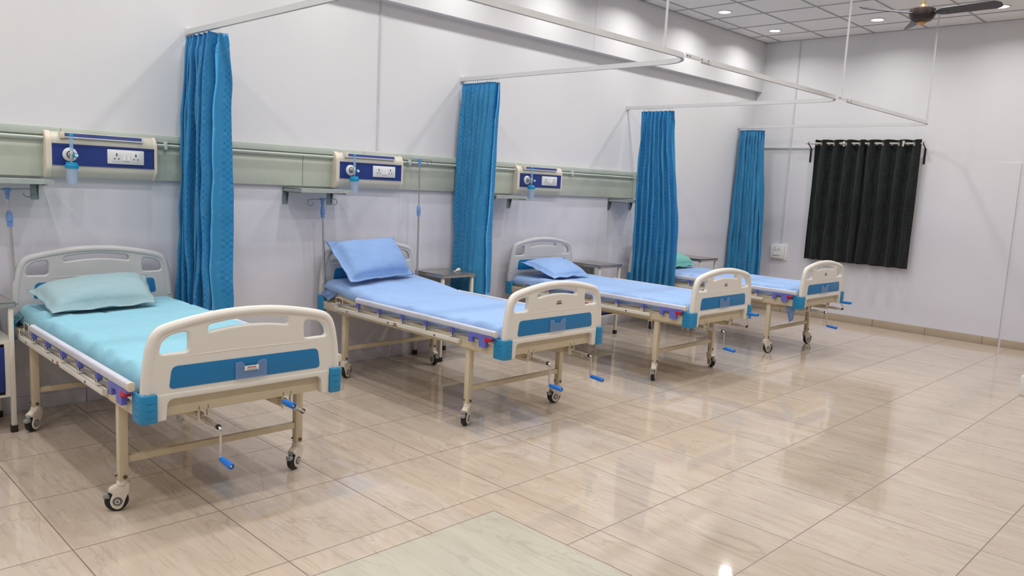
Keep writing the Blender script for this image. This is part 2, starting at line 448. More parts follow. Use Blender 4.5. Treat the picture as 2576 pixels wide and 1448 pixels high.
# ------------------------------------------------------------------ ceiling fan
FX, FY, FZ = 7.205, -3.006, 3.10
t = thing('ceiling_fan', (FX, FY, H), 'dark brown ceiling fan with brass rod hanging at the top right', 'ceiling fan')
t.rotation_euler = Matrix.Rotation(math.radians(-.8), 3, Vector((math.cos(YAW), math.sin(YAW), 0))).to_euler()
part('motor_housing', 'fan_motor', lambda b: b.lathe([(0, .055), (.05, .06), (.085, .056), (.098, .046), (.102, .020), (.099, -.004), (.093, -.010), (.095, -.016), (.086, -.026), (.084, -.034), (.064, -.048), (.034, -.058), (0, -.058)], 36), M['brownblk'], t, (0, 0, FZ-H))
part('bottom_cap', 'fan_cap', lambda b: b.lathe([(0, -.057), (.036, -.0575), (.030, -.068), (.014, -.076), (0, -.077)], 24), M['gold'], t, (0, 0, FZ-H))
part('down_rod', 'fan_rod', lambda b: (b.cyl((0, 0, 0), (0, 0, FZ-H+.04), .009), b.lathe([(.055, 0), (.05, -.02), (.02, -.045), (0, -.05)], 20), b.lathe([(.012, .09), (.03, .075), (.036, .055), (.03, .04), (0, .04)], 16, Matrix.Translation((0, 0, FZ-H)))), M['brass'], t)
def blade(b):
    pts = [(.10, -.02), (.16, -.055), (.55, -.062), (.59, -.03), (.59, .03), (.55, .05), (.16, .045), (.10, .02)]
    b.prism(roundpoly([(x_, y_, .02) for x_, y_ in pts], 3), -.003, .003, 'z', .001)
    b.box(.05, .2, -.018, .018, -.006, -.002)
for a in (-92, 28, 148):
    part('blade', 'fan_blade', blade, M['blade'], t, (0, 0, FZ-H+.012), (math.radians(-20), 0, math.radians(a)))

# ------------------------------------------------------------------ curtain tracks
RF = .26
def sweep_profile(b, path, prof):
    """path: list of (x,y), prof: list of (across, z)"""
    bb = bmesh.new(); rings = []
    for i, p in enumerate(path):
        a = Vector(path[max(i-1, 0)]); c = Vector(path[min(i+1, len(path)-1)]); t_ = (c-a).normalized(); n_ = Vector((-t_.y, t_.x))
        rings.append([bb.verts.new((p[0]+n_.x*u, p[1]+n_.y*u, z)) for u, z in prof])
    for A, B in zip(rings, rings[1:]):
        for k in range(len(prof)): bb.faces.new((A[k], A[(k+1) % len(prof)], B[(k+1) % len(prof)], B[k]))
    bb.faces.new(rings[0]); bb.faces.new(rings[-1][::-1]); bmesh.ops.recalc_face_normals(bb, faces=bb.faces[:]); b.merge(bb)
TPROF = [(-.011, -.017), (-.004, -.017), (-.004, -.008), (.004, -.008), (.004, -.017), (.011, -.017), (.011, .017), (-.011, .017)]
TL_ = ['white curtain track over the nearest bed, ending above the first blue curtain', 'white curtain track over the second bed, curving to the second blue curtain',
       'white curtain track over the third bed, curving to the third blue curtain', 'white curtain track over the farthest bed, curving to the fourth blue curtain']
for i, tx in enumerate(TX):
    x0 = (TX[i-1]+.055) if i else XL+.05
    t = thing('curtain_track', (0, 0, TR_Z), TL_[i], 'curtain track', 'white bed curtain tracks')
    path = [(x0, TR_Y), (tx-RF, TR_Y)]+[(tx-RF+RF*math.sin(a), TR_Y+RF-RF*math.cos(a)) for a in [k*PI/2/12 for k in range(1, 12)]]+[(tx, TR_Y+RF), (tx, -.012)]
    part('rail', 'rail%d' % i, lambda b: sweep_profile(b, path, TPROF), M['track'], t, smooth=30)
    part('wall_bracket', 'wbr', lambda b: (b.box(-.022, .022, -.014, 0, -.026, .026, .003), b.box(-.013, .013, -.03, -.01, -.02, .02, .002)), M['track'], t, (tx, 0, 0))
    if i < 3:
        def plate(b):
            b.use(M['track']).box(-.20, .115, -.0155, -.011, -.013, .017, .001)
            b.use(M['bolt'])
            for xx in (-.18, -.15, .0, .085): b.cyl((xx, -.018, .003), (xx, -.0155, .003), .005, 10)
        part('connector_plate', 'cplate', plate, None, t, (tx+.03, TR_Y, 0))
    hx = {1: 4.40, 2: 7.19, 3: 9.47}.get(i, 1.95)
    if i == 3: hx = tx-RF+.02
    def hang(b, hx=hx):
        b.tube([(hx, TR_Y, .06), (hx, TR_Y, H-TR_Z)], .008, 10); b.tube([(hx, TR_Y, .017), (hx, TR_Y, .085)], .0125, 12); b.lathe([(.03, 0), (.03, -.006), (.012, -.014)], 16, Matrix.Translation((hx, TR_Y, H-TR_Z)))
    part('hanger_rod', 'hang%d' % i, hang, M['track'], t)

# ------------------------------------------------------------------ blue curtains
def drape(name, s0, fpos, rows, cols, mat_, parent, thick=.004):
    """fpos(s, v) -> Vector ; s across, v 0 top..1 bottom"""
    bm = bmesh.new(); uvl = bm.loops.layers.uv.new('UVMap'); g = []
    arc = [0]
    for c_ in range(1, cols+1): arc.append(arc[-1]+(fpos(c_/cols, .5)-fpos((c_-1)/cols, .5)).length)
    for r in range(rows+1): g.append([bm.verts.new(fpos(c_/cols, r/rows)) for c_ in range(cols+1)])
    hgt = (g[0][0].co-g[rows][0].co).length
    for r in range(rows):
        for c_ in range(cols):
            f = bm.faces.new((g[r][c_], g[r+1][c_], g[r+1][c_+1], g[r][c_+1]))
            for l_, (rr, cc) in zip(f.loops, ((r, c_), (r+1, c_), (r+1, c_+1), (r, c_+1))): l_[uvl].uv = (arc[cc], hgt*(1-rr/rows))
    bmesh.ops.solidify(bm, geom=bm.faces[:], thickness=thick)
    me = bpy.data.meshes.new(name); bm.to_mesh(me); bm.free(); me.materials.append(mat_)
    for p in me.polygons: p.use_smooth = True
    return add(name, me, parent)
CUR = [ # x0, y top start/end, y bottom start/end, halfwidth top/bottom, folds, z bottom, seed
    (TX[0], (-.035, -.47), (-.05, -.46), (.106, .140), 6.5, .585, 1),
    (TX[1], (-.03, -.465), (-.03, -.42), (.062, .108), 7.5, .56, 5),
    (TX[2], (-.20, -.60), (-.24, -.80), (.058, .078), 7.5, .52, 9),
    (TX[3], (-.03, -.36), (-.02, -.44), (.060, .098), 8.5, .47, 13)]
CL = ['blue satin checked curtain bunched at the wall between the first and second beds', 'blue satin curtain bunched at the wall beside the second bed and its locker',
      'blue satin curtain hanging in front of the farthest bed\'s headboard', 'narrow blue satin curtain nearest the far wall corner']
for i, (cx, yt, yb, hw, nf, zb, sd) in enumerate(CUR):
    t = thing('bed_curtain', (cx, 0, TR_Z), CL[i], 'curtain', 'blue bed curtains gathered at the wall')
    ztop = -.045
    def fp(s_, v, cx=cx, yt=yt, yb=yb, hw=hw, nf=nf, zb=zb, sd=sd):
        z = ztop+(zb-TR_Z-ztop)*v
        e = min(1, v*1.4); e = e*e*(3-2*e)
        ya = yt[0]+(yb[0]-yt[0])*e; ye = yt[1]+(yb[1]-yt[1])*e; A = hw[0]+(hw[1]-hw[0])*e
        q = s_+.018*noise.noise(Vector((s_*5, v*1.6, sd)))
        ph = 2*PI*nf*q+1.1*noise.noise(Vector((q*3.0, v*.9, sd+3)))
        w_ = math.sin(ph); w_ = math.copysign(abs(w_)**.75, w_)
        amp = A*(.62+.55*abs(noise.noise(Vector((q*nf*.55, v*.5, sd+7))))+ .25*noise.noise(Vector((q*4, v*2, sd+11))))
        if v < .06: amp *= .78+.22*v/.06
        xx = amp*w_*1.05+.012*noise.noise(Vector((s_*30, v*9, sd)))*(1 if v > .04 else 0)
        yy = ya+(ye-ya)*q+.030*math.sin(2*ph+sd)*(.5+.5*v)+.01*noise.noise(Vector((s_*14, v*5, sd+20)))
        yy = min(yy, -.022)
        if sd == 9: xx -= .075*e
        return Vector((xx, yy, z+.008*noise.noise(Vector((s_*6, 0, sd)))*(1 if v > .9 else .4)))
    drape('cloth', 0, fp, 80, int(nf*36), M['satin'], t)
    nh = 14
    def hook(b):
        b.tube([(0, 0, -.017), (0, 0, -.030), (.006, 0, -.036), (.008, 0, -.046), (0, 0, -.054), (-.006, 0, -.048)], .0016, 6)
        b.box(-.004, .004, -.003, .003, -.022, -.012)
    for k_ in range(nh):
        part('hook', 'chook', hook, M['white'], t, (0, yt[0]-.02+(yt[1]-yt[0]+.03)*k_/(nh-1), 0))

# ------------------------------------------------------------------ green wall trunking
PZ0, PZ1, PX1 = 1.4465, 1.744, 7.505
t = thing('wall_panel_strip', (0, 0, PZ0), 'grey-green panel strip with a pipe running along the wall behind the beds', 'wall panelling')
seams = [XL+.02, .35, 1.47, 3.205, 3.475, 4.95, 5.505, 7.42, PX1]
for k_, (a, c_) in enumerate(zip(seams, seams[1:])):
    part('panel', 'pan%d' % k_, lambda b: b.box(a+.002, c_-.002, -.030, 0, 0, .255, .002), M['panel'], t)
part('top_ledge', 'ledge', lambda b: [b.box(a, c_-.002, -.046, 0, .250, PZ1-PZ0, .003) for a, c_ in ((XL+.02, 1.55), (1.55, 3.75), (3.75, 5.75), (5.75, PX1))], M['panel2'], t)
part('pipe', 'gpipe', lambda b: b.tube([(XL+.05, -.054, .232), (PX1-.02, -.054, .232)], .0085, 12), M['pipe'], t)
for xx in (.5, 2.17, 4.2, 5.2, 6.32, 7.40):
    part('pipe_clip', 'pclip', lambda b: (b.box(-.010, .010, -.068, -.028, .205, .258, .002), b.cyl((0, -.070, .215), (0, -.066, .215), .004, 8), b.cyl((0, -.070, .250), (0, -.066, .250), .004, 8)), M['pipe'], t, (xx, 0, 0))
for xx in (2.25, 2.9, 3.1, 3.3, 4.35, 5.1, 6.9):
    part('screw', 'pscrew', lambda b: b.cyl((0, -.0325, .06), (0, -.030, .06), .006, 10), M['pipe'], t, (xx, 0, 0))

# ------------------------------------------------------------------ bed-head units and flowmeters
UL = ['cream and navy bed-head unit on the wall left of the first blue curtain', 'cream and navy bed-head unit on the wall above the second bed', 'cream and navy bed-head unit above the third bed, right of the second curtain']
FL = ['clear blue oxygen humidifier bottle and flow tube on the leftmost bed-head unit', 'clear blue oxygen humidifier bottle and flow tube above the second bed', 'clear blue oxygen humidifier bottle and flow tube above the third bed']
def uprof(e=0):
    pts = [(-.002, -e), (-.055-e, -e), (-.088-e, .045), (-.09-e, .075), (-.09-e, .205), (-.088-e, .235), (-.06-e, .272+e), (-.03, .279+e), (-.002, .279+e)]
    return roundpoly([(y_, z_, .02) if 0 < k_ < 7 else (y_, z_) for k_, (y_, z_) in enumerate(pts)], 4)
def usocket(b):
    b.use(M['white']).box(-.1105, .1105, -.102, -.0905, -.045, .045, .004)
    b.box(-.085, .085, -.1045, -.100, -.034, .034, .0015)
    for xx in (-.058, .058):
        b.use(M['white']).box(xx-.024, xx+.024, -.1060, -.104, -.026, .030, .001)
        b.use(M['dark'])
        for dx, dz, rr in ((0, .018, .0048), (0, .008, .0048), (-.012, -.012, .0045), (.012, -.012, .0045)):
            b.cyl((xx+dx, -.1068, dz), (xx+dx, -.1055, dz), rr, 10)
    for xx, dz in ((-.0115, 0), (.0115, .0)):
        b.use(M['white']).prism([(-.1045, -.022), (-.112, -.022), (-.107, .022), (-.1045, .022)], xx-.0095, xx+.0095, 'x')
for i, ux in enumerate((1.453, 3.459, 5.474)):
    t = thing('bed_head_unit', (ux, 0, PZ0-.002), UL[i], 'bed-head unit', 'bed-head units on the wall strip')
    part('body', 'ubody', lambda b: b.prism([(y_, z_) for y_, z_ in uprof()], .03, .635, 'x'), M['unit'], t)
    for xx in (0, .630): part('end_cap', 'ucap', lambda b: b.prism(uprof(.004), 0, .033 if 1 else 0, 'x', .003), M['cream'], t, (xx, 0, 0)) if xx == 0 else part('end_cap', 'ucap2', lambda b: b.prism(uprof(.004), 0, .020, 'x', .003), M['cream'], t, (xx, 0, 0))
    part('navy_strip', 'unavy', lambda b: (b.box(.034, .629, -.093, -.086, .078, .204), b.box(.034, .629, -.096, -.09, .075, .081), b.box(.034, .629, -.096, -.09, .192, .198)), M['navy'], t, label='navy blue strip across the front')
    part('light_strip', 'ulight', lambda b: (b.use(M['white']).box(.095, .552, -.103, -.066, .241, .247), b.box(.095, .552, -.096, -.062, .268, .273), b.box(.550, .558, -.105, -.060, .240, .274, .001), b.use(M['navy']).prism([(-.101, .247), (-.095, .268), (-.06, .268), (-.06, .247)], .10, .548, 'x'), b.use(M['cream']).box(.078, .100, -.107, -.055, .236, .276, .003)), None, t)
    sk = part('socket_plate', 'usock', usocket, None, t, (.452, 0, .142), label='white double socket and switch plate')
    part('gas_outlet', 'ugas', lambda b: (b.use(M['white']).lathe([(0, 0), (.042, 0), (.042, .006), (.036, .013), (.024, .016), (.022, .012), (0, .012)], 36, Matrix.Rotation(PI/2, 4, 'X')), b.use(M['dark']).lathe([(.022, .011), (.022, .0165), (.018, .0165), (.018, .011)], 30, Matrix.Rotation(PI/2, 4, 'X')), b.use(M['hub']).lathe([(0, .010), (.0175, .010), (.0175, .017), (.011, .019), (.010, .013), (0, .013)], 30, Matrix.Rotation(PI/2, 4, 'X')), b.use(M['iron']).lathe([(0, .012), (.009, .012), (.009, .022), (0, .022)], 20, Matrix.Rotation(PI/2, 4, 'X'))), None, t, (.130, -.092, .140))
    f = thing('oxygen_flowmeter', (ux+.117, -.17, PZ0-.042), FL[i], 'oxygen flowmeter', 'oxygen flowmeters plugged into the bed-head units')
    part('connector', 'fcon', lambda b: (b.cyl((.013, .075, .182), (0, .0, .182), .008, 12), b.lathe([(.009, .150), (.010, .155), (.010, .200), (.007, .205)], 16), b.cyl((0, 0, .13), (0, 0, .155), .0045, 10)), M['hub'], f)
    part('flow_tube', 'ftube', lambda b: b.lathe([(0, .200), (.009, .200), (.0105, .215), (.0105, .292), (0, .292)], 20), M['tube'], f)
    part('tube_cap', 'ftcap', lambda b: b.lathe([(0, .290), (.0115, .290), (.0115, .299), (.008, .303), (0, .303)], 20), M['cyan'], f)
    part('valve_knob', 'fknob', lambda b: (b.use(M['cyan']).tube([(0, -.004, .178), (.020, -.010, .176)], .007, 12), b.lathe([(0, 0), (.011, 0), (.0135, .004), (.0135, .016), (.011, .018)], 20, Matrix.Translation((.021, -.004, .176)) @ Matrix.Rotation(PI/2, 4, 'X')), b.use(M['white']).lathe([(0, .017), (.0095, .017), (.009, .021), (0, .021)], 20, Matrix.Translation((.021, -.004, .176)) @ Matrix.Rotation(PI/2, 4, 'X'))), None, f)
    part('bottle_cap', 'fbcap', lambda b: (b.lathe([(0, .098), (.036, .098), (.036, .118), (.032, .122), (.032, .131), (.028, .134), (0, .134)], 28), [b.box(-.002, .002, .033, .038, .099, .117, mx=Matrix.Rotation(k_*PI/9, 4, 'Z')) for k_ in range(18)]), M['cyan'], f)
    part('bottle', 'fbot', lambda b: b.lathe([(0, 0), (.028, 0), (.030, .004), (.030, .020), (.031, .024), (.033, .098), (.030, .098), (.028, .026), (.026, .006), (0, .006)], 28), M['bottle'], f)
    part('dip_tube', 'fdip', lambda b: (b.cyl((0, 0, .10), (0, 0, .03), .003, 8), b.lathe([(0, .018), (.009, .02), (.009, .03), (.004, .045), (0, .045)], 12)), M['white'], f)

# ------------------------------------------------------------------ galvanised shelves
SHL = ['galvanised steel wall shelf cut by the left edge of the picture', 'galvanised steel wall shelf left of the second bed-head unit',
       'galvanised steel wall shelf behind the second blue curtain', 'galvanised steel wall shelf half hidden by the third blue curtain']
for i, (xa, xb, br) in enumerate(((.98, 1.446, (1.02, 1.41)), (3.055, 3.50, (3.075, 3.46)), (5.03, 5.44, (5.06, 5.46)), (7.02, 7.45, (7.035, 7.425)))):
    t = thing('wall_shelf', (xa, 0, PZ0-.016), SHL[i], 'shelf', 'steel shelves under the wall strip')
    wdt = xb-xa
    part('shelf_plate', 'shp%d' % i, lambda b: (b.box(0, wdt, -.27, 0, -.004, 0), b.box(0, wdt, -.272, -.268, -.026, 0), b.box(0, .003, -.27, 0, -.026, 0)), M['steelp'], t)
    for xx in br:
        part('bracket', 'shbr', lambda b: (b.box(-.003, .003, -.23, -.0, -.035, -.004), b.box(-.022, .022, -.0055, 0, -.125, -.004, .002), b.prism([(-.22, -.03), (-.03, -.03), (-.006, -.12), (-.001, -.12), (-.001, -.005), (-.22, -.005)], .016, .019, 'x'), b.cyl((0, -.008, -.10), (0, -.005, -.10), .006, 8), b.cyl((0, -.008, -.06), (0, -.005, -.06), .006, 8)), M['steel'], t, (xx-xa, 0, 0))

# ------------------------------------------------------------------ beds
BEDL, INY, LEGX = 2.09, .341, .435
def board_outline(dz):
    half = [(.405, .49, .012), (.370, .49, .012), (.358, .560, .02), (.315, .578, .02)]
    side = [(.468, .612), (.4615, .70), (.452, .765), (.441, .815), (.423, .858), (.388, .889), (.31, .9105), (.2, .930), (.1, .9415), (0, .945)]
    up = catmull([(x_, z_+dz) for x_, z_ in side], 5)
    up = [(x_, z_) for x_, z_ in up]
    left = [(-x_, z_) for x_, z_ in up[:-1]][::-1]
    low = [(.455, .580), (.468, .594)] if dz == 0 else [(.455, .580), (.470, .594), (.470, .69)]
    return low+up+left+[(-x_, z_) for x_, z_ in low[::-1]], up+left
def hole_side(s, dz):
    return roundpoly([(s*.272, .772+dz, .022), (s*.272, .861+dz, .022), (s*.345, .852+dz, .03), (s*.385, .825+dz, .03), (s*.396, .773+dz, .022)], 6)
def hole_mid(dz):
    return roundpoly([(-.190, .848+dz, .015), (-.185, .880+dz, .012), (-.09, .893+dz, .03), (0, .897+dz, .03), (.09, .893+dz, .03), (.185, .880+dz, .012), (.190, .848+dz, .015), (.09, .862+dz, .03), (0, .866+dz, .03), (-.09, .862+dz, .03)], 6)
def board_mesh(dz):
    def f(b):
        out, top = board_outline(dz)
        b.addmesh(curve_plate([out, hole_side(-1, dz), hole_side(1, dz), hole_mid(dz)], .0165, .009, .022))
        cen = Vector((0, .55+dz)); path = []
        n = len(top)
        for i in range(n):
            a = Vector(top[max(i-1, 0)]); c_ = Vector(top[min(i+1, n-1)]); t_ = (c_-a).normalized(); nn = Vector((-t_.y, t_.x))
            p_ = Vector(top[i])+nn*.021; path.append((p_.x, .022, p_.y))
        b.tube(path, .0225, 14)
        # raised border under the holes and the lower flange
        b.tube([(-.44, .012, .752+dz), (-.2, .010, .757+dz), (0, .010, .759+dz), (.2, .010, .757+dz), (.44, .012, .752+dz)], .006, 8)
        b.box(-.41, .41, .002, .042, .578, .603, .004)
        for s in (-1, 1):
            q = roundpoly([(s*.300, .600), (s*.300, .5785), (s*.364, .5785, .04), (s*.370, .49, .008), (s*.4085, .49, .004), (s*.4085, .600)], 7)
            b.prism(q, .0015, .043, 'y', .004)
    return f
def blue_face(dz):
    return lambda b: b.prism(roundpoly([(-.358, .622+dz, .03), (.358, .622+dz, .03), (.352, .665+dz, .02), (.345, .718+dz, .03), (-.345, .718+dz, .03), (-.352, .665+dz, .02)], 7), .0035, .014, 'y', .001)
def bumper(b):
    b.prism(roundpoly([(.409, -.010, .006), (.468, -.010, .04), (.480, .012, .03), (.480, .086, .008), (.455, .086, .004), (.455, .05, .002), (.409, .05, .004)], 6), .488, .610, 'z', .006)
    for z_ in (.525, .555, .585):
        b.box(.42, .455, -.0125, -.008, z_-.009, z_-.004, .001); b.box(.479, .4825, .02, .07, z_-.009, z_-.004, .001)
def frame_mesh(b):
    for s in (-1, 1):
        b.box(s*.455-.016, s*.455+.016, .035, BEDL-.03, .505, .568, .004)
        b.box(s*LEGX-.028, s*LEGX+.028, INY-.09, INY+.07, .497, .506, .001); b.box(s*LEGX-.028, s*LEGX+.028, BEDL-INY-.09, BEDL-INY+.07, .497, .506, .001)
        b.box(s*.2-.016, s*.2+.016, .06, 1.25, .44, .478, .003)
        b.box(s*.2-.022, s*.2-.018, .03, .045, .44, .52); b.box(s*.2+.018, s*.2+.022, .03, .045, .44, .52)
        b.box(s*.2-.02, s*.2+.02, 1.20, 1.24, .44, .52, .002)
    b.box(-.44, .44, .030, .068, .500, .576, .004); b.box(-.44, .44, BEDL-.07, BEDL-.035, .505, .568, .004)
    for y_ in (.75, 1.22, 1.62): b.box(-.44, .44, y_-.014, y_+.014, .515, .560, .003)
def leg_mesh(b):
    b.use(M['frame']).box(-.02, .02, -.02, .02, .138, .5, .004).use(M['bolt']).cyl((.004, -.024, .158), (.004, .0, .158), .009, 14); b.cyl((-.03, .01, .163), (.0, .01, .163), .004, 8)
def caster_body(b):
    b.use(M['caster']); b.lathe([(.020, .142), (.023, .138), (.026, .132), (.026, .122), (0, .122)], 20)
    side = roundpoly([(.028, .128), (.030, .095, .01), (.016, .066, .02), (.010, .05, .02), (.004, .028, .02), (-.008, .012, .02), (-.026, .010, .02), (-.044, .022, .02), (-.052, .046, .02), (-.046, .066, .014), (-.038, .082, .01), (-.058, .096, .004), (-.052, .104, .004), (-.02, .118, .01), (-.018, .128)], 4)
    for s in (-1, 1): b.prism(side, s*.0175-.0035, s*.0175+.0035, 'y', .0025)
    b.prism(roundpoly([(.030, .128), (.031, .095, .01), (.020, .09), (-.02, .112, .005), (-.055, .098, .003), (-.058, .105, .003), (-.02, .124, .005), (-.016, .130)], 3), -.018, .018, 'y', .002)
    for s in (-1, 1):
        mx = Matrix.Translation((-.020, s*.0212, .048)) @ Matrix.Rotation(-s*PI/2, 4, 'X')
        b.use(M['rubber']).lathe([(0, -.001), (.0205, -.001), (.0205, .0008), (0, .0008)], 26, mx)
        b.use(M['hub']).lathe([(.0185, 0), (.0185, .0014), (.0165, .0014), (.0165, 0)], 26, mx)
        b.use(M['hub']).lathe([(.0125, 0), (.0125, .003), (.004, .0034), (.004, 0)], 26, mx)
        b.use(M['rubber']).lathe([(0, .002), (.0035, .002), (.0035, .004), (0, .004)], 12, mx)
def wheel_mesh(b):
    mx = Matrix.Translation((-.026, 0, .05)) @ Matrix.Rotation(PI/2, 4, 'X')
    b.lathe([(0, -.012), (.030, -.0125), (.044, -.0135), (.0485, -.010), (.05, 0), (.0485, .010), (.044, .0135), (.030, .0125), (0, .012)], 40, mx)
def brake_mesh(b):
    b.box(-.080, -.052, -.014, .014, .060, .082, .004, mx=Matrix.Translation((0, 0, 0))); b.box(-.062, -.03, -.011, .011, .078, .10, .003); b.cyl((-.050, -.0155, .092), (-.050, .0155, .092), .004, 8)
def rail_low(b):
    b.use(M['rail_w']).box(-.500, -.476, .385, 1.81, .528, .556, .003)
    for y_ in (1.775, 1.51, 1.25, .984, .726, .462):
        b.use(M['rail_w']).box(-.500, -.497, y_-.012, y_+.012, .553, .592, .001); b.box(-.479, -.476, y_-.012, y_+.012, .553, .592, .001)
        b.use(M['dark']).cyl((-.502, y_, .578), (-.474, y_, .578), .0042, 10)
    b.use(M['bolt'])
    for y_ in (1.633, 1.125, .619): b.cyl((-.502, y_, .541), (-.499, y_, .541), .007, 12)
def rail_top(b):
    sec = roundpoly([(-.508, .622, .012), (-.478, .622, .012), (-.478, .660, .012), (-.508, .660, .012)], 5)
    bb = bmesh.new()
    A = [bb.verts.new((x_, .062, z_)) for x_, z_ in sec]; B = [bb.verts.new((x_, 1.505, z_)) for x_, z_ in sec]
    bb.faces.new(A); bb.faces.new(B[::-1]); n = len(sec)
    for i in range(n): bb.faces.new((A[i], B[i], B[(i+1) % n], A[(i+1) % n]))
    bmesh.ops.recalc_face_normals(bb, faces=bb.faces[:]); b.merge(bb)
def rail_cap(b): b.prism(roundpoly([(-.509, .621, .013), (-.477, .621, .013), (-.477, .661, .013), (-.509, .661, .013)], 5), 0, .014, 'y', .002)
def rail_post(dy): return lambda b: b.tube([(-.487, 0, .576), (-.487, -dy, .604)], .0075, 10)
def clip_mesh(b): b.box(-.502, -.476, -.013, .013, .586, .626, .003); b.use(M['bolt']).cyl((-.5035, 0, .604), (-.4745, 0, .604), .004, 8)
def latch_mesh(b): b.prism(roundpoly([(.285, .625, .004), (.285, .562, .006), (.250, .562, .006), (.252, .596, .006), (.195, .600, .01), (.190, .545, .004), (.130, .545, .004), (.128, .598, .006), (.085, .602, .01), (.06, .628, .004)], 3), -.506, -.480, 'x', .003)
def crank_shaft(b):
    b.use(M['chrome']).tube([(0, .09, 0), (0, .03, 0)], .019, 16).tube([(0, .035, 0), (0, -.055, 0)], .0135, 16).tube([(0, -.03, 0), (0, -.118, 0)], .0105, 14).use(M['rubber']).tube([(0, -.110, 0), (0, -.119, 0)], .0115, 14)
    b.use(M['chrome']).tube([(.012, -.045, -.012), (.018, -.045, -.026)], .003, 8)
def crank_arm(b):
    b.tube(catmull([(0, -.105, 0), (0, -.125, -.001), (0, -.134, -.012), (0, -.135, -.03), (0, -.135, -.115), (0, -.137, -.128), (0, -.150, -.133)], 5), .0058, 10)
def crank_handle(b):
    b.use(M['handle']).lathe([(0, 0), (.009, 0), (.0115, .006), (.013, .05), (.014, .092), (.0125, .10), (.009, .10), (.008, .09), (0, .09)], 20, Matrix.Translation((0, -.140, -.133)) @ Matrix.Rotation(PI/2+.06, 4, 'X'))
    b.use(M['chrome']).lathe([(0, .088), (.006, .088), (.006, .096), (0, .096)], 12, Matrix.Translation((0, -.140, -.133)) @ Matrix.Rotation(PI/2+.06, 4, 'X'))
def holder_mesh(b):
    pts = [(-.070, .624, .004), (.076, .624, .004), (.076, .700, .006), (.040, .700, .012), (.026, .676, .004), (-.026, .676, .004), (-.036, .700, .012), (-.070, .700, .006)]
    b.prism(roundpoly(pts, 4), -.0045, -.0025, 'y'); q = roundpoly(pts, 4)
    b.tube([(x_, -.003, z_) for x_, z_ in q], .0016, 6, closed=True)
    b.tube([(-.062, -.003, .632), (.068, -.003, .632), (.068, -.003, .69)], .0012, 6); b.tube([(-.062, -.003, .632), (-.062, -.003, .69)], .0012, 6)
def sticker(b, big):
    w_, h_ = (.034, .0115) if big else (.030, .013)
    if big: b.use(M['white']).box(-w_, w_, -.0012, 0, -h_, h_, .0004)
    b.use(M['sred']).addmesh(text_mesh('SINGHANIA', .0125, .62), mx=Matrix.Translation((0, -.0014, .003)))
    if big: b.use(M['grey']).box(-.022, .022, -.0015, -.001, -.006, -.0045).box(-.026, .026, -.0015, -.001, -.0095, -.0072)
    else: b.use(M['grey']).box(-.017, .017, -.0012, -.0004, -.0065, -.0045).use(M['sdark']).box(-.026, .026, -.0012, -.0004, -.0135, -.009)
def loop_mesh(b): b.tube([(-.455, 1.763, .565), (-.455, 1.763, .612), (-.455, 1.768, .617), (-.455, 1.849, .617), (-.455, 1.854, .612), (-.455, 1.854, .565)], .0028, 8)
def platform(up):
    def f(b):
        b.box(-.43, .43, .08, 1.34, .570, .584, .002)
        for y_ in (.3, .7, 1.0): b.box(-.43, .43, y_-.01, y_+.01, .560, .572)
        if up: b.box(-.43, .43, 0, .72, -.012, 0, .002, mx=Matrix.Translation((0, 1.345, .584)) @ Matrix.Rotation(math.radians(up), 4, 'X')); b.box(-.43, .43, 0, .72, -.035, -.010, .002, mx=Matrix.Translation((0, 1.345, .584)) @ Matrix.Rotation(math.radians(up), 4, 'X'))
        else: b.box(-.43, .43, 1.35, 2.05, .570, .584, .002)
    return f
BEDS = [ # x, foot y, rot, crank angles, caster angles FL FR RL RR, raised, label
    (1.7036, -2.1869, -.0036, (0, -122), (155, 205, 215, 200), 0, 'nearest hospital bed at the left with turquoise sheet and white footboard'),
    (3.7994, -2.1674, .0019, (0, 0), (205, 160, 20, 262), 6.0, 'second hospital bed from the left, backrest slightly raised under a big blue pillow'),
    (5.8481, -2.1867, -.0021, (0, -152), (205, 245, 30, 330), 0, 'third hospital bed from the left, between the second and third blue curtains'),
    (7.7609, -2.2014, -.0176, (8, -128), (-30, -20, 30, 200), 0, 'farthest hospital bed, partly behind the third curtain, near the black curtain')]
MATT = ['thin mattress in a turquoise sheet on the nearest bed', 'thin mattress in a powder blue sheet, head end raised, on the second bed', 'thin mattress in a powder blue sheet on the third bed', 'thin mattress in a powder blue sheet on the farthest bed']
